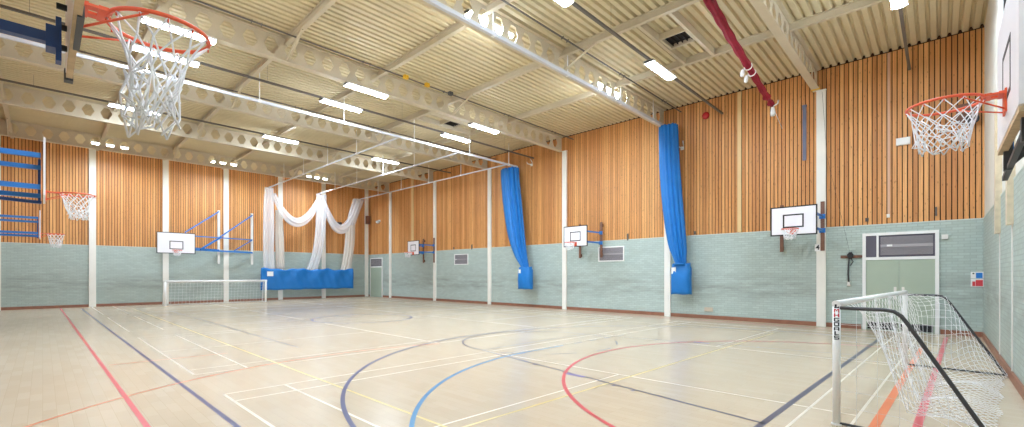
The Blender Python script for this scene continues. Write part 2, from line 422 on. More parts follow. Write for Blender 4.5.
for x, d in ((12.2,'nearer the corner'),(10.2,'nearer the camera')):
    mb = MB(); mb.box((x-.03,YN+.03,.13),(x+.03,YN+.045,2.4)); single('trim_1', mb, M['offwhite'], 'thin pale cover strip up the near end wall, %s' % d, 'trim', kind='structure')
    mb = MB(); mb.box((x-.1,YN+.012,2.36),(x+.1,YN+.10,4.9)); single('mounting_post', mb, M['palewood'], 'pale timber mounting post on near end wall, %s' % d, 'post', 'timber posts on the near end wall')

# ------------------------------------------------------------------ light fittings
def light(x0, x1, y, z, label, hang=0):
    lamp = M['lamp_far'] if y > 27 else M['lamp']
    o = thing('ceiling_light', label, 'ceiling light', ((x0+x1)/2, y, z-.03), 'batten ceiling lights')
    h = MB(); h.box((x0,y-.125,z+.02),(x1,y+.125,z+.075)); h.box((x0,y-.135,z-.005),(x0+.03,y+.135,z+.07)); h.box((x1-.03,y-.135,z-.005),(x1,y+.135,z+.07)); h.build('housing', M['white'], o)
    far = y > 27
    if far:
        for q in (-1,1): h2 = MB(); h2.box((x0,y+q*.125,z-.01),(x1,y+q*.137,z+.06)); h2.build('reflector', M['white'], o)
    d = MB(); r = []
    for x in (x0+.03, x1-.03):
        r.append([(x, y+(.12 if far else .125)*math.cos(a), z+.02-(.006 if far else .05)*math.sin(a)) for a in [PI*k/10 for k in range(11)]])
    d.loft(r); d.build('diffuser', lamp, o)
    if hang:
        k = MB()
        for x in (x0+.15, x1-.15): k.tube([(x,y,z+.07),(x,y,hang)], .008, 5)
        k.build('hanger', M['pipe'], o)
    return o
LX = [(-3.05+.0,-1.65),(1.50,2.90),(6.18,7.55),(11.05,12.45)]
col_name = ['farthest from the long wall','second from the left','second from the long wall','nearest the long wall']
rows = [(.62, 7.22, 7.27, 'over the near end'), (5.58, 7.20, 7.27, 'between the first and second beams'),
        (12.718, BZ0-.078, 0, 'under the third beam'), (14.42, 7.20, 7.27, 'just beyond the third beam'),
        (20.9, 7.50, 7.57, 'between the fourth and fifth beams'), (8.02, 7.70, 0, 'close behind the second beam'), (28.0, 7.60, 0, 'behind the last beam by the far wall')]
for y, z, rail, rn in rows:
    for (x0, x1), cn in zip(LX, col_name):
        if x0 < 0: continue                                  # wholly outside the frame
        k = {20.9:1.05, 8.02:1.105}.get(y, 1)
        x0, x1 = x0*k, x1*k
        light(x0, x1, y, z, 'white batten light %s, %s' % (rn, cn))
    if rail:
        mb = MB(); mb.box((XL+.05,y-.03,rail+.005),(XR-.03,y+.03,rail+.06))
        for x in (-.2,4.6,9.2,14.6): mb.tube([(x,y,rail+.05),(x,y,HC)], .003, 4)
        single('light_rail', mb, M['pipe'], 'dark grey lighting rail across the roof %s' % rn, 'rail', 'lighting rails')
for yb, od in ((7.755,'second'),(12.718,'third'),(17.745,'fourth')):
    mb = MB(); y = yb-.69; mb.tube([(XL+.1,y,7.725),(XR-.05,y,7.725)], .022, 8)
    for x in [i*2.9-2.3 for i in range(7)]: mb.box((x-.02,y-.04,7.69),(x-.01,y+.04,7.758)); mb.box((x+.2,y-.04,7.69),(x+.21,y+.04,7.758))
    single('conduit', mb, M['pipe'], 'dark grey conduit clipped under the roof beside the %s beam' % od, 'pipe', 'conduits under the roof')
for k, x in enumerate((7.75,8.55,9.5)):
    mb = MB(); mb.box((x-.07,11.89,7.65),(x+.07,12.0,7.755)); mb.disc((x,11.87,7.70),(0,1,0),.035,.04,12)
    single('junction_box', mb, M['yellow'] if k < 2 else M['charcoal'], ['yellow junction box on the conduit, left of two','yellow junction box on the conduit, right of two','dark junction box beside the yellow ones on the conduit'][k], 'junction box')

# roof vents
def roof_vent(x, y, sx, sy, label):
    o = thing('roof_vent', label, 'roof vent', (x,y,HC-.16), 'roof vents')
    f = MB(); z0, z1 = HC-.16, HC-.005
    for a, b in (((x-sx,y-sy),(x+sx,y-sy+.05)),((x-sx,y+sy-.05),(x+sx,y+sy)),((x-sx,y-sy+.05),(x-sx+.05,y+sy-.05)),((x+sx-.05,y-sy+.05),(x+sx,y+sy-.05))):
        f.box((*a,z0),(*b,z1))
    f.build('vent_frame', M['steel'], o)
    d = MB(); d.box((x-sx+.05,y-sy+.05,HC-.05),(x+sx-.05,y+sy-.05,HC-.005))
    for k in range(5): yy = y-sy+.1+k*(2*sy-.2)/4; d.box((x-sx+.05,yy-.008,HC-.11),(x+sx-.05,yy+.008,HC-.05))
    d.build('louvre', M['dark'], o)
roof_vent(11.62, 5.02, .36, .36, 'dark square roof vent above the bright light near the red sling')
roof_vent(11.7, 14.62, .36, .34, 'dark square roof vent above the lights beyond the third beam')

# ------------------------------------------------------------------ basketball hoops
def hoop_net(mb, c, r0=.215, depth=.44, ragged=.0, skew=(0,0), taper=.5, rad=.0055, power=.7):
    n = 12; rows = 6; P = {}
    for i in range(rows+1):
        t = i/rows; rr = r0*(1-(1-taper)*(t**power))
        for j in range(n*2):
            a = 2*PI*(j/(2*n)); jx = (random.random()-.5)*ragged*t; jy = (random.random()-.5)*ragged*t; jz = (random.random()-.5)*ragged*t
            P[i,j] = Vector((c[0]+rr*math.cos(a)+skew[0]*t+jx, c[1]+rr*math.sin(a)+skew[1]*t+jy, c[2]-.01-depth*t+jz))
    for j0 in range(n):
        for s in (1,-1):
            pts = [P[i,(2*j0 + s*(i%2)) % (2*n)] for i in range(rows+1)]
            mb.tube(pts, rad, 5)
    if ragged:
        for k in range(26):
            i = random.randint(2,rows-1); j = random.randrange(2*n)
            a, b = P[i,j], P[random.randint(max(2,i-1),rows),(j+random.randint(-6,6))%(2*n)]
            m = (a+b)/2 + Vector(((random.random()-.5)*.08,(random.random()-.5)*.08,-.03)); mb.tube([a,m,b], rad, 5)
def hoop(label, rim, nrm, board_c, bw, bh, inner=(.5,.36), rough_net=0., skew=(0,0), net_depth=.4, taper=.5, power=.7, rim_r=.215, border=True, rad=.0055):
    """rim: rim centre; nrm: unit normal of the board into the court; board_c: centre of the board front"""
    nrm = Vector(nrm); up = Vector((0,0,1)); rt = up.cross(nrm); bc = Vector(board_c); rim = Vector(rim)
    o = thing('basketball_hoop', label, 'basketball hoop', (bc.x, bc.y, bc.z-bh/2))
    b = MB()
    b.obox(bc - nrm*.012, rt, nrm, up, bw-.02, .024, bh-.02, 0)
    e = .035
    for sgn in (-1,1) if border else ():
        b.obox(bc - nrm*.012 + rt*sgn*(bw/2-e/2), rt, nrm, up, e, .03, bh, 1)
        b.obox(bc - nrm*.012 + up*sgn*(bh/2-e/2), rt, nrm, up, bw-2*e, .03, e, 1)
    iw, ih = inner; ic = bc + up*(-bh/2 + .17 + ih/2 + .08)
    for sgn in (-1,1):
        b.obox(ic + rt*sgn*(iw/2) , rt, nrm, up, .04, .004, ih+.04, 1)
        b.obox(ic + up*sgn*(ih/2) , rt, nrm, up, iw, .004, .04, 1)
    b.build('backboard', [M['board'], M['black']], o)
    r = MB(); pts = [rim + Vector((rim_r*math.cos(2*PI*k/40), rim_r*math.sin(2*PI*k/40), 0)) for k in range(40)]
    r.tube(pts, .011, 8, closed=True)
    base = rim - nrm*((rim-bc).dot(nrm)); gap = (rim - bc).dot(nrm) - rim_r
    r.obox(base + nrm*.006 - up*.06, rt, nrm, up, .16, .012, .17)
    pl = base + nrm*(gap/2+.01)
    for sg in (-1,1): r.obox(pl + rt*sg*.045, rt, nrm, up, .05, gap+.02, .012)
    r.obox(pl + nrm*(gap/2-.02), rt, nrm, up, .15, .045, .018); r.obox(pl - nrm*(gap/2-.012), rt, nrm, up, .15, .035, .020)
    for sg in (-1,1): r.tube([base - up*.12 + rt*sg*.06 + nrm*.01, rim + rt*sg*rim_r*.92 - nrm*rim_r*.35 - up*.008], .006, 6)
    for k in range(12):
        a = 2*PI*k/12; q = rim + Vector((rim_r*math.cos(a), rim_r*math.sin(a), -.012)); r.tube([q+Vector((0,0,.006)), q+Vector((0,0,-.02))], .004, 4)
    r.build('rim', M['orange'], o)
    n = MB(); hoop_net(n, rim, rim_r, net_depth, rough_net, skew, taper, rad, power); n.build('net', M['cord'], o)
    return o, rt, nrm, up, bc

# three hoops on brackets from the long wall
for (yc, yw, lab) in ((3.16, 3.16, 'small white basketball backboard on the long wall beside the column numbered 4'),
                  (11.05, 11.05, 'small white basketball backboard on the long wall above the wider grille'),
                  (22.93, 22.93, 'smallest looking basketball backboard on the long wall, nearest the corner door')):
    o, rt, nr, up, bc = hoop(lab, (15.02, yc+.0, 2.93), (-1,0,0), (15.4, yc, 3.20), 1.2, .87, rough_net=.03, net_depth=.3, taper=.62)
    for s in (-1,1):
        y = yc + s*.55
        p = MB(); p.box((XR-.155,y-.05,2.33),(XR-.112,y+.05,3.84)); [p.box((XR-.1125,y-.04,z-.06),(XR-.03,y+.04,z+.06)) for z in (2.45,3.7)]; tag(p.build('mounting_plank', M['wood'], o), 'brown timber mounting plank')
        for z in (3.38, 2.95):
            a = MB(); a.bar((15.42,y,z),(XR-.156,y,z),.05,.06); a.box((XR-.185,y-.08,z-.07),(XR-.156,y+.08,z+.07)); a.build('support_arm', M['blue'], o)
    a = MB(); a.bar((15.45,yc-.55,2.88),(15.45,yc+.55,2.88),.04,.05); a.bar((15.45,yc-.55,3.42),(15.45,yc+.55,3.42),.04,.05)
    a.bar((15.45,yc-.55,2.88),(XR-.19,yc+.55,2.88),.03,.03); a.build('cross_brace', M['navy'], o)

# hoop on the far end wall with its blue swing frame
o, rt, nr, up, bc = hoop('wide white basketball backboard on a blue swing frame on the far end wall', (4.88,28.97,2.88), (0,-1,0), (4.91,29.35,3.27), 1.68, 1.12, inner=(.56,.40), rough_net=.03, net_depth=.28, taper=.6)
for x in (7.06,8.8):
    p = MB(); p.box((x-.06,YF-.13,2.2),(x+.06,YF-.012,5.32)); tag(p.build('mounting_plank', M['offwhite'], o), 'white timber mounting plank')
a = MB()
yA, yB = 29.46, YF-.17
a.bar((5.3,yA,3.87),(7.06,yB,5.25),.055,.055)
a.bar((6.0,yA,2.98),(7.06,yA+.35,3.74),.085,.085); a.bar((6.9,yA+.3,3.66),(8.8,yB,5.2),.06,.06)
a.bar((5.5,yA,3.70),(8.8,yB,3.70),.055,.055)
a.bar((5.5,yA,2.96),(8.8,yB,2.92),.085,.085); a.bar((5.5,yA+.1,3.06),(7.06,yB,3.02),.06,.06)
a.bar((7.8,yB-.1,3.0),(8.8,yB,3.70),.05,.05)
a.bar((4.3,29.42,3.0),(5.5,29.46,3.0),.05,.05); a.bar((4.3,29.42,3.7),(5.5,29.46,3.7),.05,.05)
for x in (4.5,5.5): a.bar((x,29.44,2.85),(x,29.44,3.8),.05,.05)
a.build('swing_frame', M['blue'], o)

# hoop close to the camera on the left, on a navy arm from the left side wall
o, rt, nr, up, bc = hoop('large basketball hoop at top left on a navy arm, its backboard seen edge on', (.44,3.05,2.91), (1,0,0), (.115,3.05,3.33), 1.3, 1.15, rough_net=.11, skew=(-.04,.02), net_depth=.50, taper=.36, power=.45, rim_r=.218, border=False)
for y, z in ((3.25,2.79),(3.25,3.72)):
    a = MB(); a.bar((XL+.1,y,z),(.02,y,z),.05,.05); a.build('support_arm', M['navy'], o)
    a = MB(); a.box((.01,y-.05,z-.055),(.045,y+.05,z+.055)); a.box((.045,y-.035,z-.11),(.066,y+.035,z+.11)); a.build('bracket', M['navy'], o)
    a = MB(); a.box((XL+.036,y-.12,z-.2),(XL+.11,y+.12,z+.2)); a.build('wall_plate', M['navy'], o)
for k in range(8):
    for y in (2.7,3.42): a = MB(); a.disc((.075,y,2.82+k*.11),(1,0,0),.016,.05,10); a.build('bolt', M['black'], o)
for y in (3.05-.63,3.05+.63): a = MB(); a.box((.085,y-.03,2.725),(.123,y+.03,2.79)); a.build('corner_pad', M['charcoal'], o)
a = MB(); a.box((.092,2.47,2.733),(.120,3.635,2.753)); tag(a.build('timber_edge', M['ply'], o), 'plain timber batten under the board')
a = MB(); a.box((.104,2.72,2.726),(.128,3.14,2.78)); tag(a.build('bottom_pad', M['charcoal'], o), 'dark pad on the bottom edge')

def side_frame(o, x_end, ys, zs, mb_thick, col, zpost):
    for y in ys:
        for z in zs:
            a = MB(); a.bar((XL+.08,y,z),(x_end,y,z),mb_thick,mb_thick*1.2); a.build('support_arm', M[col], o)
        p = MB(); p.box((XL+.036,y-.05,zs[0]-.5),(XL+.10,y+.05,zs[-1]+.5)); tag(p.build('mounting_plank', M['palewood'], o), 'pale timber mounting plank')
    for y in ys[1:]:
        p = MB(); p.bar((x_end-.02,y,zpost[0]),(x_end-.02,y,zpost[1]),.035,.035); p.build('upright', M['navy'], o)
o, rt, nr, up, bc = hoop('basketball hoop on bright blue arms at left, with its white board edge on', (.405,10.4,2.93), (1,0,0), (.03,10.4,3.24), 1.2, .9, rough_net=.05, net_depth=.4, taper=.5, border=False)
side_frame(o, -.02, (9.9,11.04), (2.93,3.41), .06, 'blue', (2.85,3.55))
a = MB(); a.bar((XL+.1,9.95,2.85),(-.02,10.85,2.80),.05,.05); a.build('brace', M['navy'], o)
o, rt, nr, up, bc = hoop('smaller looking basketball hoop at far left on low blue arms above the brick', (.31,21.8,2.98), (1,0,0), (-.05,21.8,3.25), 1.2, .9, rough_net=.04, net_depth=.45, taper=.55, border=False)
side_frame(o, -.1, (21.0,22.6), (2.93,3.42), .058, 'blue', (2.85,3.6))

# hoop over the near goal, on the near end wall
o, rt, nr, up, bc = hoop('large basketball hoop at right above the near goal, facing the far end wall', (4.90,-.02,2.93), (0,1,0), (4.87,-.35,3.13), 1.45, .98, rough_net=.025, skew=(-.02,.0), net_depth=.35, taper=.6, rad=.0045, rim_r=.222, border=False)
a = MB(); a.box((4.16,-.40,2.605),(5.58,-.35,2.638)); tag(a.build('timber_edge', M['ply'], o), 'plain timber batten under the board')
for x in (4.35,5.45):
    a = MB(); a.bar((x,-.40,2.45),(x,-.40,3.9),.05,.06); a.build('upright', M['charcoal'], o)
    for z0, z1 in ((2.8,2.8),(3.5,3.5),(2.5,2.9)): a = MB(); a.bar((x,-.40,z0),(x,YN+.05,z1),.05,.06); a.build('support_arm', M['charcoal'], o)
a = MB(); a.bar((4.2,-.41,2.58),(5.84,-.41,2.44),.035,.035); a.bar((4.35,-.41,3.3),(5.45,-.41,3.3),.05,.05); a.build('lower_rail', M['charcoal'], o)
a = MB(); a.bar((5.62,-.42,2.62),(5.62,-.42,6.2),.05,.05); a.build('hoist_tube', M['blue'], o)

# ------------------------------------------------------------------ goals
STROKES = {                                            # bold block letters: rectangles in a unit cell, x 0..1 and y 0..1
    'M': [(0,0,.24,1),(.76,0,1,1),(.24,.62,.40,.95),(.60,.62,.76,.95),(.40,.40,.60,.78)],
    'H': [(0,0,.28,1),(.72,0,1,1),(.28,.38,.72,.62)],
    'G': [(0,.0,.26,1),(.26,.78,1,1),(.26,0,1,.22),(.74,.22,1,.52),(.52,.36,.74,.52)],
    'O': [(0,0,.26,1),(.74,0,1,1),(.26,.78,.74,1),(.26,0,.74,.22)],
    'A': [(0,0,.26,.82),(.74,0,1,.82),(.12,.82,.88,1),(.26,.30,.74,.48)],
    'L': [(.1,0,.38,1),(.38,0,.95,.23)],
    'S': [(0,.80,1,1),(0,.58,.26,.80),(0,.40,1,.58),(.74,.20,1,.40),(0,0,1,.20)]}
def letters(parent, post, nrm, z_top, rows, pitch, h, w, r):
    """upright letters stacked down a round post, bent round it"""
    nrm = Vector(nrm).normalized(); rt = Vector((0,0,1)).cross(nrm)
    for i, (ch, mk) in enumerate(rows):
        mb = MB(); z0 = z_top - i*pitch - h
        for (x0, y0, x1, y1) in STROKES[ch]:
            n = max(1, int((x1-x0)/.12)); vs = []; fs = []
            for k in range(n+1):
                a = ((x0+(x1-x0)*k/n) - .5)*w/r; d = (nrm*math.cos(a) + rt*math.sin(a))*(r+.0012)
                vs += [Vector(post) + d + Vector((0,0,z0+y0*h)), Vector(post) + d + Vector((0,0,z0+y1*h))]
            for k in range(n): fs.append((2*k, 2*k+2, 2*k+3, 2*k+1))
            mb.add(vs, fs)
        tag(mb.build('lettering', M[mk], parent), ('red' if mk == 'signred' else 'black') + ' letter on the post')

def goal(label, A, B, H, back, depth_top, depth_bot, cell, cord, slack, full):
    A, B, back = Vector((*A,0)), Vector((*B,0)), Vector((*back,0)).normalized(); up = Vector((0,0,1))
    g = (B-A); L = g.length; g.normalize()
    o = thing('football_goal', label, 'goal', (A+B)/2)
    R = .036 if full else .06
    for P in (A,B):
        p = MB(); p.tube([P, P+up*H], R, 16); p.tube([P+up*0, P+up*.015], R+.012, 16); p.build('post', M['white'], o)
    p = MB(); p.tube([A-g*R+up*(H-R*.2), B+g*R+up*(H-R*.2)], R, 16); p.build('crossbar', M['white'], o)
    def prof(t):                                         # stanchion profile: t 0..1 from crossbar to rear ground
        l1 = depth_top; l2 = math.hypot(depth_bot-depth_top, H-.07); s = t*(l1+l2)
        if s < l1: return (s, H-.05)
        k = (s-l1)/l2; return (depth_top + (depth_bot-depth_top)*k, (H-.05)*(1-k) + .02*k)
    for P in (A,B):
        pts = []
        for k in range(25):
            d, z = prof(k/24); 
            pts.append(P + back*d + up*z)
        sm = [pts[0]] + [(pts[i-1]+pts[i]*2+pts[i+1])/4 for i in range(1,24)] + [pts[24]]
        p = MB(); p.tube(sm, .019, 10); p.build('stanchion', M['charcoal'] if full else M['white'], o)
        p = MB(); p.tube([P+back*.03+up*.02, P+back*depth_bot+up*.02], .014, 8); p.build('ground_bar', M['charcoal'] if full else M['white'], o)
    if not full: p = MB(); p.tube([A+back*depth_bot+up*.02, B+back*depth_bot+up*.02], .014, 8); p.build('rear_bar', M['white'], o)
    # net: a slack sheet from the crossbar to the rear bar, and two side panels
    def surf(u, v):
        d0, z0 = prof(v)
        w = min(1, 5.2*min(u, 1-u))**1.0 * slack; w = w*w*(3-2*w) if w < 1 else 1
        # slack line: drops steeply behind the crossbar, then trails over the floor
        if v < .55: k = v/.55; d1 = .10 + .40*k**1.3; z1 = (H-.04)*(1-k)**1.05 + .03
        else: k = (v-.55)/.45; d1 = .50 + (depth_bot-.53)*k; z1 = .03 + .05*math.sin(PI*k)*(1 + .6*math.sin(u*23))
        d = d0*(1-w) + d1*w; z = z0*(1-w) + z1*w
        if slack: d += .02*math.sin(u*31+v*9); z += .012*math.sin(u*27-v*13)
        return A + g*(L*u) + back*min(d, depth_bot+.02) + up*max(z, .012)
    n = MB(); nu = int(L/cell); nv = int((depth_top + math.hypot(depth_bot-depth_top, H))/cell)
    G = [[surf(i/nu, j/nv) for j in range(nv+1)] for i in range(nu+1)]
    if full:                                             # diamond mesh
        for i0 in range(-nv, nu+1):
            for s in (1,-1):
                pts = []
                for j in range(nv+1):
                    i = i0 + j if s == 1 else i0 + nv - j
                    if 0 <= i <= nu: pts.append(G[i][j])
                if len(pts) > 1: n.tube(pts, cord, 4, caps=False)
    else:
        for i in range(nu+1): n.tube(G[i], cord, 3, caps=False)
        for j in range(nv+1): n.tube([G[i][j] for i in range(nu+1)], cord, 3, caps=False)
    for P in (A,B):
        ks = max(5, int(depth_bot/cell/1.3)); kz = max(6, int(H/cell/1.3))
        def side(a, b):                                   # a along depth 0..1, b height 0..1
            d = depth_bot*a
            zt = H-.05 if d <= depth_top else (H-.05)*(1-(d-depth_top)/(depth_bot-depth_top)) + .02
            return P + back*d + up*(.02 + (zt-.02)*b)
        S = [[side(i/ks, j/kz) for j in range(kz+1)] for i in range(ks+1)]
        for i in range(1, ks): n.tube(S[i], cord*.65, 3, caps=False)
        for j in range(1, kz): n.tube([S[i][j] for i in range(ks+1)], cord*.65, 3, caps=False)
    n.build('net', M['cord'], o)
    return o, A, g, back
ng, A, g, bk = goal('white five a side goal close by at right, with black rear frame and lettered post', (5.85,.80), (10.53,.45), 1.295, (-.0746,-.997), .50, 1.20, .125, .0027, 1., True)
nrm = Vector((-.99,-.14,0)).normalized(); rt = Vector((0,0,1)).cross(nrm)
letters(ng, A, nrm, 1.236, [('M','signred'),('H','signred'),('G','black'),('O','black'),('A','black'),('L','black'),('S','black')], .0475, .041, .050, .036)
mb = MB()                                               # black emblem with a white swoosh above the letters
def on_post(x, z, e=.0012): a = x/.036; return A + (nrm*math.cos(a)+rt*math.sin(a))*(.036+e) + Vector((0,0,z))
for i in range(6):
    x0, x1 = -.024+.008*i, -.016+.008*i
    mb.add([on_post(x0,1.243),on_post(x1,1.243),on_post(x1,1.284),on_post(x0,1.284)], [(0,1,2,3)], 0)
mb.add([on_post(-.02,1.246,.002),on_post(.0,1.251,.002),on_post(.014,1.276,.002),on_post(-.006,1.264,.002)], [(0,1,2,3)], 1)
tag(mb.build('emblem', [M['black'], M['white']], ng), 'black emblem with a pale flash at the top of the post')
goal('white five a side goal against the far end wall, left of the blue canvas', (4.30,28.5), (9.0,28.5), 1.25, (0,1), .4, .62, .16, .0045, .0, False)

# ------------------------------------------------------------------ curtain and net tracks
def track(p, q, r, rods, label, group):
    o = thing('curtain_track', label, 'curtain track', ((p[0]+q[0])/2,(p[1]+q[1])/2,p[2]), group)
    mb = MB(); mb.bar(p, q, r*2, r*2.2); mb.build('rail', M['rail'], o)
    for x, y in rods:
        k = MB(); k.tube([(x,y,p[2]+r),(x,y,HC-.002)], .018, 6); k.box((x-.04,y-.04,p[2]-r*1.3),(x+.04,y+.04,p[2]+r*1.5)); k.build('hanger_rod', M['white'], o)
    return o
track((XL+.1,15.12,6.92),(16.2,15.12,6.92), .034, [(x,15.12) for x in (-.9,1.9,4.6,7.3,10.2,13.1,15.6)], 'long white curtain track crossing the hall behind the third beam', 'curtain tracks')
track((XL+.1,7.58,7.23),(16.3,7.58,7.23), .042, [(x,7.58) for x in (-.9,1.9,4.6,7.3,10.2,13.1,15.4)], 'long white curtain track beside the second beam above the nearest blue curtain', 'curtain tracks')
for x, d in ((9.55,'left of three'),(12.55,'middle of three'),(15.5,'right of three, nearest the long wall')):
    track((x,15.16,6.92),(x,29.9,6.92), .024, [(x,y) for y in (18.6,21.5,24.4,27.2)], 'thin white net track to the far wall, %s' % d, 'cricket net tracks')

# blue divider curtains, gathered and swept back to the wall
def spline(pts, k):
    """resample a polyline smoothly (Catmull-Rom)"""
    out = []; n = len(pts)
    for i in range(n-1):
        p0, p1, p2, p3 = (pts[max(i-1,0)], pts[i], pts[i+1], pts[min(i+2,n-1)])
        for j in range(k):
            t = j/k; out.append(tuple(.5*((2*b)+(c-a)*t+(2*a-5*b+4*c-d)*t*t+(3*b-3*c+d-a)*t**3) for a,b,c,d in zip(p0,p1,p2,p3)))
    out.append(tuple(pts[-1])); return out
def curtain(label, path, bag, x):
    """path: (y, z, half width y, half width x)"""
    o = thing('divider_curtain', label, 'curtain', (x, path[-1][0], bag[2]))
    mb = MB(); rings = []; n = 96
    sp = spline(path, 8)
    for k, (y, z, hy, hx) in enumerate(sp):
        ring = []; t = k/len(sp)
        for j in range(n):
            a = 2*PI*j/n; r = 1 + .2*math.sin(13*a + .8*math.sin(t*3)) + .05*math.sin(29*a+t*4)
            ring.append((x + hx*r*math.cos(a), y + hy*r*math.sin(a), z + .015*math.sin(5*a)*(t < .05)))
        rings.append(ring)
    mb.loft(rings); mb.build('curtain', M['canvas'], o)
    y0, y1, z0, z1 = bag; b = MB(); rings = []
    for k in range(13):
        t = k/12; z = z0 + (z1-z0)*t; ring = []
        w = 1 - .10*math.sin(PI*t)*.6 - (.14 if t > .9 else 0); dp = .17 + .05*math.sin(PI*t)
        for j in range(40):
            a = 2*PI*j/40; ca, sa = math.cos(a), math.sin(a)
            q = (abs(ca)**4+abs(sa)**4)**-.25
            ring.append((x - .02 + dp*q*ca*(1+.05*math.sin(7*a+k)), (y0+y1)/2 + (y1-y0)/2*w*q*sa, z + .025*math.sin(3*a+t*5)*(t > .8) + .012*math.sin(a*5+k)))
        rings.append(ring)
    b.loft(rings); bg = b.build('storage_bag', M['canvas'], o)
    return o, bg
o, bg = curtain('gathered blue divider curtain tied against the long wall, nearer the camera', [(7.36,7.17,.30,.22),(7.34,6.4,.31,.22),(7.30,5.56,.32,.22),(7.18,4.06,.32,.21),(7.03,2.75,.28,.2),(6.93,2.2,.2,.16),(6.87,1.9,.15,.12)], (6.50,7.22,.88,2.0), 16.18)
b = MB(); b.box((15.955,6.98,1.62),(15.97,7.14,1.86)); tag(b.build('label_card', M['white'], o), 'white label card on the bag')
for dy in (0,): 
    b = MB(); b.disc((16.0,6.86,1.98),(0,0,1),.2,.06,20); b.build('tie', M['canvas'], o)
o, bg = curtain('gathered blue divider curtain further off, swept sideways to the long wall', [(15.48,6.865,.46,.26),(15.44,6.2,.47,.26),(15.30,5.14,.48,.26),(15.05,3.58,.42,.24),(14.76,2.55,.3,.2),(14.52,2.05,.2,.15),(14.45,1.85,.15,.12)], (14.02,14.82,.90,1.96), 16.05)
b = MB(); b.disc((16.05,14.5,1.94),(0,0,1),.2,.06,20); b.build('tie', M['canvas'], o)
b = MB(); b.box((15.82,14.55,1.66),(15.835,14.68,1.84)); tag(b.build('label_card', M['white'], o), 'white label card on the bag')
# wall hooks by the two curtains
for y, z, d in ((7.02,6.35,'beside the blue curtain nearest the camera'),(14.55,7.0,'beside the blue curtain further off')):
    mb = MB(); mb.box((XR-.05,y-.06,z-.06),(XR-.012,y+.06,z+.06)); mb.tube([(XR-.04,y,z),(XR-.3,y+.05,z+.02),(XR-.32,y+.05,z+.1)], .02, 8); mb.tube([(XR-.04,y-.05,z+.1),(XR-.22,y-.1,z+.22)], .02, 6)
    single('wall_bracket', mb, M['offwhite'], 'small pale bracket on the timber boards %s' % d, 'bracket', 'curtain brackets')

# ------------------------------------------------------------------ cricket nets bunched at the far end
net = thing('cricket_net', 'white cricket nets gathered in swags above a blue canvas at the far end', 'cricket net', (12, 29.5, .64))
def bunch(pts, mk, name, pleats=9):
    mb = MB(); sp = spline(pts, 8); rings = []; n = 54
    for k, (x, y, z, hx, hy) in enumerate(sp):
        ring = []
        for j in range(n):
            a = 2*PI*j/n; r = 1 + .2*math.sin(pleats*a + k*.05) + .05*math.sin(23*a)
            ring.append((x + hx*r*math.cos(a), y + hy*r*math.sin(a), z))
        rings.append(ring)
    mb.loft(rings); return mb.build(name, M[mk], net)
YN_ = 29.55
bunch([(9.52,YN_,6.885,.2,.13),(9.5,YN_,5.6,.25,.16),(9.5,YN_,4,.27,.17),(9.5,YN_,2.8,.26,.17),(9.55,YN_,1.9,.27,.17)], 'net', 'gathered_net')
bunch([(10.15,YN_+.25,5.6,.16,.1),(10.2,YN_+.25,4,.22,.12),(10.25,YN_+.25,1.92,.22,.12)], 'netdense', 'gathered_net')
bunch([(12.72,YN_,6.885,.28,.14),(12.7,YN_,5.6,.29,.16),(12.62,YN_,4.2,.28,.17),(12.42,YN_,2.9,.27,.17),(12.1,YN_,1.9,.3,.17)], 'net', 'gathered_net')
bunch([(15.35,YN_,6.885,.36,.14),(15.0,YN_,5.9,.32,.15),(14.72,YN_,5.0,.28,.16)], 'net', 'gathered_net')
bunch([(14.72,YN_,5.0,.30,.16),(14.66,YN_,3.6,.30,.17),(14.5,YN_,2.5,.3,.17),(14.4,YN_,1.9,.32,.17)], 'netdense', 'gathered_net')
def swag(x0, z0, x1, z1, sag, th):
    mb = MB(); rings = []; K = 28
    for k in range(K+1):
        t = k/K; x = x0+(x1-x0)*t; z = z0+(z1-z0)*t - sag*(1-(2*t-1)**2); 
        dz = (z1-z0) + sag*4*(2*t-1); dx = (x1-x0); l = math.hypot(dx,dz); nx, nz = -dz/l, dx/l
        h = th*(.55+.75*math.sin(PI*min(1,max(0,t)))); ring = []
        for j in range(36):
            a = 2*PI*j/36; r = 1+.16*math.sin(7*a+t*2)
            ring.append((x+nx*h*r*math.cos(a), YN_-.05+.13*r*math.sin(a), z+nz*h*r*math.cos(a)))
        rings.append(ring)
    mb.loft(rings); mb.build('net_swag', M['net'], net)
swag(9.75,6.55,12.6,6.75,1.75,.2); swag(12.85,6.4,15.3,6.75,1.9,.22)
mb = MB(); vs = []; fs = []; nx, nz = 90, 10; x0, x1 = 8.98, 14.78
for side, dy in ((0,-.035),(1,.035)):
    for i in range(nx+1):
        for j in range(nz+1):
            u, v = i/nx, j/nz; x = x0+(x1-x0)*u
            w = .035*math.sin(u*29+1.3*math.sin(v*4))*(.3+.7*v) + .012*math.sin(u*75+v*6)
            top = 1.97 + .045*math.sin(u*21) + .03*math.sin(u*47) - (.03 if u > .04 else 0)
            bot = .66 + .015*math.sin(u*30)
            vs.append((x, 29.28+dy+w, bot+(top-bot)*v))
o_ = (nx+1)*(nz+1)
for i in range(nx):
    for j in range(nz):
        a = i*(nz+1)+j; b = a+nz+1
        fs += [(a,b,b+1,a+1), (o_+a,o_+a+1,o_+b+1,o_+b)]
for i in range(nx): a = i*(nz+1); b = a+nz+1; fs += [(a,o_+a,o_+b,b), (a+nz,b+nz,o_+b+nz,o_+a+nz)]
for j in range(nz): a = j; fs += [(a,a+1,o_+a+1,o_+a)]; a = nx*(nz+1)+j; fs += [(a,o_+a,o_+a+1,a+1)]
mb.add(vs, fs, 0, True); sk = mb.build('canvas_skirt', M['canvas'], net)
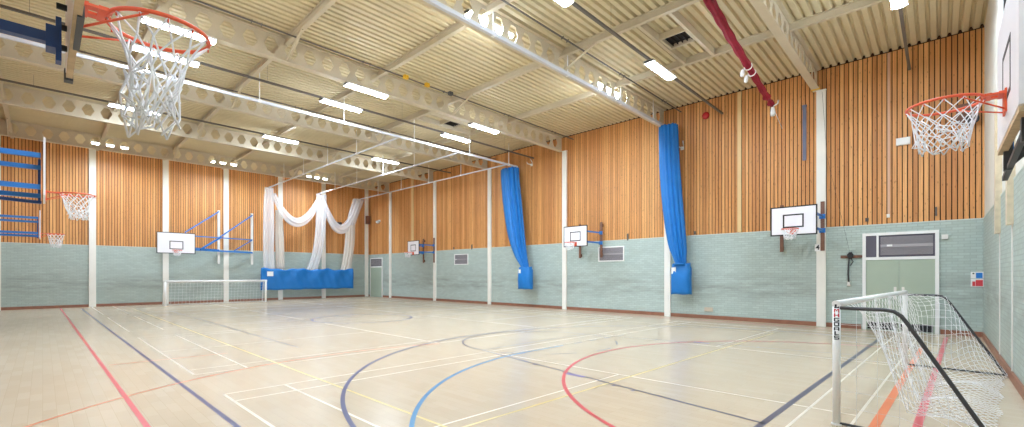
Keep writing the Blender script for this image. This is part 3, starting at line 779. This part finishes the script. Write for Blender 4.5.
mb = MB(); mb.box((9.28,29.12,1.50),(9.62,29.14,1.78)); tag(mb.build('label_card', M['white'], sk), 'white label card on the canvas')

# ------------------------------------------------------------------ red sling under the roof
pa, pb = Vector((9.94,3.66,7.64)), Vector((15.2,3.65,6.66))
o = thing('fabric_sling', 'long dark red fabric sling slung under the roof with white ties', 'fabric sling', pb)
mb = MB(); rings = []; K = 60
d = (pb-pa).normalized(); r1 = d.cross(Vector((0,0,1))).normalized(); u1 = r1.cross(d)
for k in range(K+1):
    t = k/K; c = pa + (pb-pa)*t + Vector((0,0,-.03*math.sin(PI*t)))
    R = .095 - .03*t + (.008*math.sin(t*50) if t < .85 else .035*math.sin((t-.85)*70))
    if t > .955: R *= max(.25, 1-(t-.955)*14)
    if abs(t-.55) < .015: R *= .8
    rings.append([c + (r1*math.cos(a)+u1*math.sin(a))*R*(1+.16*math.sin(5*a+t*9)) for a in [2*PI*j/30 for j in range(30)]])
mb.loft(rings); mb.build('sling', M['red_fabric'], o)
for t, dz in ((.55,-.0),(.61,-.0)):
    c = pa+(pb-pa)*t + Vector((0,0,-.03)); k = MB(); k.tube([c + (r1*math.cos(a)+u1*math.sin(a))*.09 for a in [2*PI*j/16 for j in range(16)]], .018, 6, closed=True)
    k.loft([[c + r1*-.13*s0 + Vector((.05*math.cos(a)*w, .05*math.sin(a)*w, -.02-h)) for a in [2*PI*j/10 for j in range(10)]] for s0, w, h in ((1,.5,0),(1.1,1.1,.08),(1.15,1.0,.16),(1.15,.7,.2))]); k.build('tie', M['white'], o)
k = MB(); c = pb; k.loft([[c + Vector((.06*w*math.cos(a), .06*w*math.sin(a), -h)) for a in [2*PI*j/10 for j in range(10)]] for w, h in ((.4,-.05),(.8,.05),(1.2,.18),(.9,.28))]); k.tube([c, c+Vector((.12,-.1,.1)), c+Vector((.14,-.12,.2))], .02, 6); k.build('tassel', M['white'], o)
k = MB(); k.tube([pb, (XR-.03,3.72,6.35)], .008, 6); k.tube([pa, (10.17,3.66,HC-.19)], .01, 6); k.build('rope', M['cord'], o)

# ------------------------------------------------------------------ doors
def louvre(mb, x, y0, y1, z0, z1, pitch, mi=0):
    z = z0
    while z < z1-.01: mb.box((x-.012,y0,z),(x+.006,y1,z+pitch*.55), mi); z += pitch
xf = XR-.03
d = thing('door_1', 'pale green double door in a white frame with grilles above, behind the near goal', 'door', (xf,.84,0), kind='structure')
f = MB()
f.box((xf-.05,.02,0),(xf,.10,2.80)); f.box((xf-.05,1.57,0),(xf,1.65,2.80)); f.box((xf-.048,.10,2.72),(xf,1.57,2.797)); f.box((xf-.048,.10,2.02),(xf,1.57,2.10)); f.box((xf-.046,1.28,2.10),(xf,1.33,2.72))
f.build('frame', M['white'], d)
for y0, y1 in ((.105,.83),(.84,1.565)):
    l = MB(); l.box((xf-.03,y0,.012),(xf,y1,2.015)); lf = l.build('leaf', M['door'], d)
    h = MB(); yy = y1-.08 if y0 < .5 else y0+.08; h.box((xf-.035,yy-.03,.9),(xf-.03,yy+.03,1.25)); h.build('push_plate', M['offwhite'], lf)
    h = MB(); h.box((xf-.034,y0+.03,.03),(xf-.03,y1-.03,.23)); tag(h.build('kick_plate', M['black'], lf), 'black kick plate')
p = MB(); p.box((xf-.02,1.33,2.10),(xf,1.57,2.72)); tag(p.build('panel', M['grille_dark'], d), 'dark blank panel')
p = MB(); p.box((xf-.01,.10,2.10),(xf,1.28,2.72),1); louvre(p, xf-.02, .14, 1.24, 2.16, 2.68, .026); p.box((xf-.04,.14,2.38),(xf-.02,1.24,2.46)); p.box((xf-.045,.98,2.40),(xf-.04,1.10,2.45),2); p.build('grille', [M['grille'], M['grille_dark'], M['white']], d)
d = thing('door_2', 'pale green single door with a grille above, in the far corner', 'door', (xf,29.4,0), kind='structure')
f = MB(); f.box((xf-.05,28.54,0),(xf,28.62,2.80)); f.box((xf-.05,30.18,0),(xf,30.26,2.80)); f.box((xf-.048,28.62,2.72),(xf,30.18,2.797)); f.box((xf-.048,28.62,2.10),(xf,30.18,2.2)); f.build('frame', M['white'], d)
l = MB(); l.box((xf-.03,28.62,.012),(xf,30.18,2.1)); l.build('leaf', M['door'], d)
p = MB(); p.box((xf-.01,28.62,2.2),(xf,30.18,2.72),1); louvre(p, xf-.02, 28.7, 30.1, 2.24, 2.68, .03); p.build('grille', [M['grille'], M['grille_dark']], d)

# wall grilles
for y0, y1, z0, z1, lab in ((9.45,10.70,2.15,2.79,'grey louvred wall grille in a white frame below the middle wall hoop'),(19.3,20.53,2.16,2.78,'grey louvred wall grille in a white frame left of the further blue curtain')):
    o = thing('wall_grille', lab, 'wall grille', (xf,(y0+y1)/2,z0), 'wall grilles')
    f = MB(); f.box((xf-.03,y0,z0),(xf,y0+.05,z1)); f.box((xf-.03,y1-.05,z0),(xf,y1,z1)); f.box((xf-.029,y0+.05,z0+.001),(xf,y1-.05,z0+.05)); f.box((xf-.029,y0+.05,z1-.05),(xf,y1-.05,z1-.001)); f.build('frame', M['white'], o)
    p = MB(); p.box((xf-.008,y0+.05,z0+.05),(xf,y1-.05,z1-.05),1); louvre(p, xf-.015, y0+.05, y1-.05, z0+.06, z1-.06, .028); p.box((xf-.03,y0+.05,(z0+z1)/2-.025),(xf-.015,y1-.05,(z0+z1)/2+.025)); p.build('louvre', [M['grille'], M['grille_dark']], o)
    p = MB(); p.box((xf-.045,y1-.22,(z0+z1)/2-.02),(xf-.03,y1-.12,(z0+z1)/2+.03)); tag(p.build('catch', M['white'], o), 'white catch')

# ------------------------------------------------------------------ small things on the long wall
xt = XR-.012
def wbox(name, y, z, sy, sz, dp, mk, label, cat, x=None, group=None, bev=True):
    x = xf if x is None else x; mb = MB()
    mb.box((x-dp*.8,y-sy/2,z-sz/2),(x,y+sy/2,z+sz/2)); mb.box((x-dp,y-sy/2*.85,z-sz/2*.85),(x-dp*.8,y+sy/2*.85,z+sz/2*.85))
    return single(name, mb, M[mk], label, cat, group)
wbox('emergency_light', .75, 5.32, .30, .20, .10, 'white', 'small white emergency light box on the timber boards left of the near right hoop', 'emergency light', xt)
o = thing('loudspeaker', 'round black loudspeaker on the timber boards behind the near right hoop', 'loudspeaker', (xt,-.6,5.3))
k = MB(); k.tube([(xt,-.6,5.58),(xt-.12,-.6,5.58),(xt-.2,-.6,5.58)], [.09,.11,.125], 24); k.build('horn', M['black'], o)
k = MB(); k.disc((xt-.205,-.6,5.58),(1,0,0),.10,.012,24); k.build('cone', M['charcoal'], o)
k = MB(); k.box((xt-.06,-.72,5.56),(xt,-.3,6.05)); k.build('bracket', M['wood'], o)
o = thing('fire_bell', 'round red fire bell high on the timber boards right of the near curtain', 'fire bell', (xt,6.15,7.22))
k = MB(); k.tube([(xt-.03,6.15,7.36),(xt-.06,6.15,7.36),(xt-.09,6.15,7.36),(xt-.10,6.15,7.36)], [.13,.13,.09,.02], 24); k.build('gong', M['red'], o)
k = MB(); k.box((xt-.03,6.08,7.29),(xt,6.22,7.43)); k.build('backplate', M['red'], o)
wbox('junction_box', -.09, 2.60, .13, .13, .06, 'offwhite', 'small grey box on the brick right of the double door', 'junction box')
wbox('socket', 6.05, .34, .30, .15, .035, 'socket', 'double electric socket low on the brick between the near curtain and hoop', 'socket')
for y, z, lab in ((1.55,3.20,'small dark box on the timber just above the brick, left of three'),(1.07,3.27,'small pale box on the timber just above the brick, at foot of the cable strip'),(.08,3.3,'thin grey cable clip above the brick, right of three')):
    wbox('junction_box', y, z, .07 if 'thin' not in lab else .035, .1 if 'thin' not in lab else .24, .05, 'charcoal' if 'dark' in lab else ('offwhite' if 'pale' in lab else 'pipe'), lab, 'junction box', xt)
for y, lab in ((20.6,'small dark fixing on the timber above the further wall grille'),(19.0,'tall dark fixing on the timber right of the further wall grille'),(9.3,'tall dark fixing on the timber right of the middle wall grille'),(6.55,'small dark fixing on the timber right of the near curtain')):
    wbox('wall_fixing', y, 3.14, .06, .12 if 'small' in lab else .28, .05, 'pipe', lab, 'fixing', xt)
mb = MB(); mb.box((xt-.03,1.03,3.32),(xt,1.09,HC-.06)); single('cable_trunking', mb, M['pinkstrip'], 'narrow beige cable trunking up the timber left of the emergency light', 'cable trunking')
mb = MB(); mb.box((xt-.06,4.95,HB+.01),(xt,5.07,HC-.06)); single('cable_trunking', mb, M['strip'], 'cream trunking up the timber between the near curtain and nearest wall hoop', 'cable trunking')
mb = MB(); mb.box((xt-.06,24.73,3.75),(xt,24.93,HC-.06)); single('cable_trunking', mb, M['strip'], 'cream trunking up the timber above the wall hoop nearest the corner', 'cable trunking')
mb = MB()
for i in range(20):
    z0, z1 = 5.2+i*.085, 5.2+(i+1)*.085
    mb.add([(xt-.05-.01*math.sin(i),3.05,z0),(xt-.05-.01*math.sin(i),3.15,z0),(xt-.05-.01*math.sin(i+1),3.15,z1),(xt-.05-.01*math.sin(i+1),3.05,z1),(xt-.03,3.05,z0),(xt-.03,3.15,z0),(xt-.03,3.15,z1),(xt-.03,3.05,z1)], [(0,3,2,1),(4,5,6,7),(0,4,7,3),(1,2,6,5)])
mb.box((xt-.06,3.04,6.88),(xt,3.16,6.95)); single('hanging_strap', mb, M['strap'], 'grey blue webbing strap hanging on the timber left of the numbered column', 'strap')
mb = MB(); mb.box((XR-.3,2.66,BZ0-.004),(XR-.18,2.89,BZ0-.001)); mb.box((XR-.3,2.67,BZ0-.004),(XR-.18,2.674,BZ0+.09)); single('marker_tape', mb, M['yellow'], 'yellow tape around the end of the nearest roof beam', 'tape')
# number plate on the column
o = thing('number_sign', 'small white sign reading 4 on the column beside the nearest wall hoop', 'sign', (XR-.115,2.745,2.32))
k = MB(); k.box((XR-.118,2.675,2.32),(XR-.11,2.815,2.54)); k.build('plate', M['white'], o)
def flat_text(parent, body, size, mk, centre, name='lettering'):
    """text facing -X on the long wall"""
    cu = bpy.data.curves.new(name, 'FONT'); cu.body = body; cu.size = size; cu.align_x = 'CENTER'; cu.align_y = 'CENTER'; cu.resolution_u = 3; cu.offset = .004
    t = bpy.data.objects.new(name, cu); C.objects.link(t); dg = bpy.context.evaluated_depsgraph_get(); me = t.evaluated_get(dg).to_mesh()
    vs = [(centre[0], centre[1]-v.co.x, centre[2]+v.co.y) for v in me.vertices]; fs = [tuple(p.vertices) for p in me.polygons]
    t.evaluated_get(dg).to_mesh_clear(); bpy.data.objects.remove(t); bpy.data.curves.remove(cu)
    mb = MB(); mb.add(vs, fs); return mb.build(name, M[mk], parent)
flat_text(o, '4', .21, 'black', (XR-.1195,2.742,2.43))
# safety signs by the corner
o = thing('safety_sign', 'white and blue safety sign on the brick by the corner, upper of two', 'sign', (xf,-.69,1.50))
k = MB(); k.box((xf-.008,-.80,1.50),(xf,-.57,1.67)); k.build('plate', M['white'], o)
k = MB(); k.box((xf-.010,-.785,1.505),(xf-.008,-.665,1.645)); k.build('symbol_panel', M['signblue'], o)
k = MB(); k.disc((xf-.010,-.62,1.625),(1,0,0),.018,.004,16); k.build('symbol', M['black'], o)
o = thing('safety_sign', 'white and red safety sign on the brick by the corner, lower of two', 'sign', (xf,-.69,1.29))
k = MB(); k.box((xf-.008,-.80,1.29),(xf,-.57,1.49)); k.build('plate', M['white'], o)
k = MB(); k.box((xf-.010,-.79,1.30),(xf-.008,-.66,1.46)); k.box((xf-.010,-.655,1.30),(xf-.008,-.60,1.42)); k.build('symbol_panel', M['signred'], o)
# cleat with a hanging rope
o = thing('rope_cleat', 'timber rail with a black cleat and hanging rope left of the double door', 'cleat', (xf,1.9,1.26))
k = MB(); k.box((xf-.04,1.60,2.09),(xf,2.17,2.17)); tag(k.build('rail', M['wood'], o), 'brown timber rail')
k = MB(); k.disc((xf-.08,1.93,2.17),(1,0,0),.075,.1,20); k.box((xf-.10,1.89,2.06),(xf-.03,1.97,2.26)); k.build('cleat', M['black'], o)
k = MB(); k.tube([(xf-.1,1.95,2.12),(xf-.09,1.97,1.9),(xf-.06,1.98,1.6),(xf-.05,1.97,1.36)], .022, 6); k.tube([(xf-.09,1.93,2.1),(xf-.1,1.86,1.98),(xf-.09,1.93,1.86)], .015, 6); k.build('rope', M['charcoal'], o)
k = MB(); k.tube([(xf-.05,1.97,1.38),(xf-.05,1.97,1.25)], [.03,.045], 8); k.build('tassel', M['offwhite'], o)
k = MB(); k.tube([(xf-.08,1.93,2.2),(XR-.13,2.5,5.2),(XR-.14,2.62,7.2)], .003, 5); k.build('hoist_line', M['charcoal'], o)
# far corner
mb = MB(); mb.box((XR-.42,YF-.34,5.28),(XR-.16,YF-.115,5.86)); mb.box((XR-.40,YF-.355,5.32),(XR-.18,YF-.34,5.82)); single('loudspeaker', mb, M['wood'], 'brown box loudspeaker high in the far corner by the timber boards', 'loudspeaker')
o = thing('security_camera', 'small white security camera on the long wall near the far corner', 'security camera', (xt,29.0,5.2))
k = MB(); k.box((xt-.05,28.9,5.35),(xt,29.1,5.5)); k.build('mount', M['white'], o)
k = MB(); k.tube([(xt-.15,29,5.42),(xt-.15,29,5.36),(xt-.15,29,5.28),(xt-.15,29,5.22)], [.13,.15,.12,.03], 18); k.box((xt-.15,28.96,5.4),(xt-.03,29.04,5.46)); k.build('dome', M['glass'], o)
for x, d in ((11.1,'under the left swag'),(14.1,'under the right swag')):
    mb = MB(); mb.box((x-.35,YF-.16,5.05),(x+.05,YF-.012,5.22)); mb.box((x+.08,YF-.13,5.1),(x+.35,YF-.012,5.25)); single('wall_unit', mb, M['charcoal'], 'dark unit on the far wall %s of the cricket nets' % d, 'wall unit', 'dark units on the far wall')

# ------------------------------------------------------------------ camera, world, view
cam = bpy.data.cameras.new('camera'); co = bpy.data.objects.new('camera', cam); C.objects.link(co)
cam.sensor_fit = 'HORIZONTAL'; cam.sensor_width = 36; cam.lens = 448.3/1024*36
cam.shift_y = (274.5-213.5)/1024; cam.clip_start = .05
co.location = (0,0,1.6); co.rotation_euler = (PI/2, 0, -math.radians(46.31))
sc = bpy.context.scene; sc.camera = co
w = bpy.data.worlds.new('world'); sc.world = w; w.use_nodes = True
w.node_tree.nodes['Background'].inputs[0].default_value = (.8,.85,.9,1); w.node_tree.nodes['Background'].inputs[1].default_value = .2
vs = sc.view_settings; vs.view_transform = 'Standard'; vs.look = 'None'; vs.gamma = 1; vs.use_curve_mapping = False
vs.exposure = 1.62
sc.cycles.max_bounces = 10; sc.cycles.diffuse_bounces = 6; sc.cycles.glossy_bounces = 4; sc.cycles.transparent_max_bounces = 16
sc.cycles.sample_clamp_indirect = 8
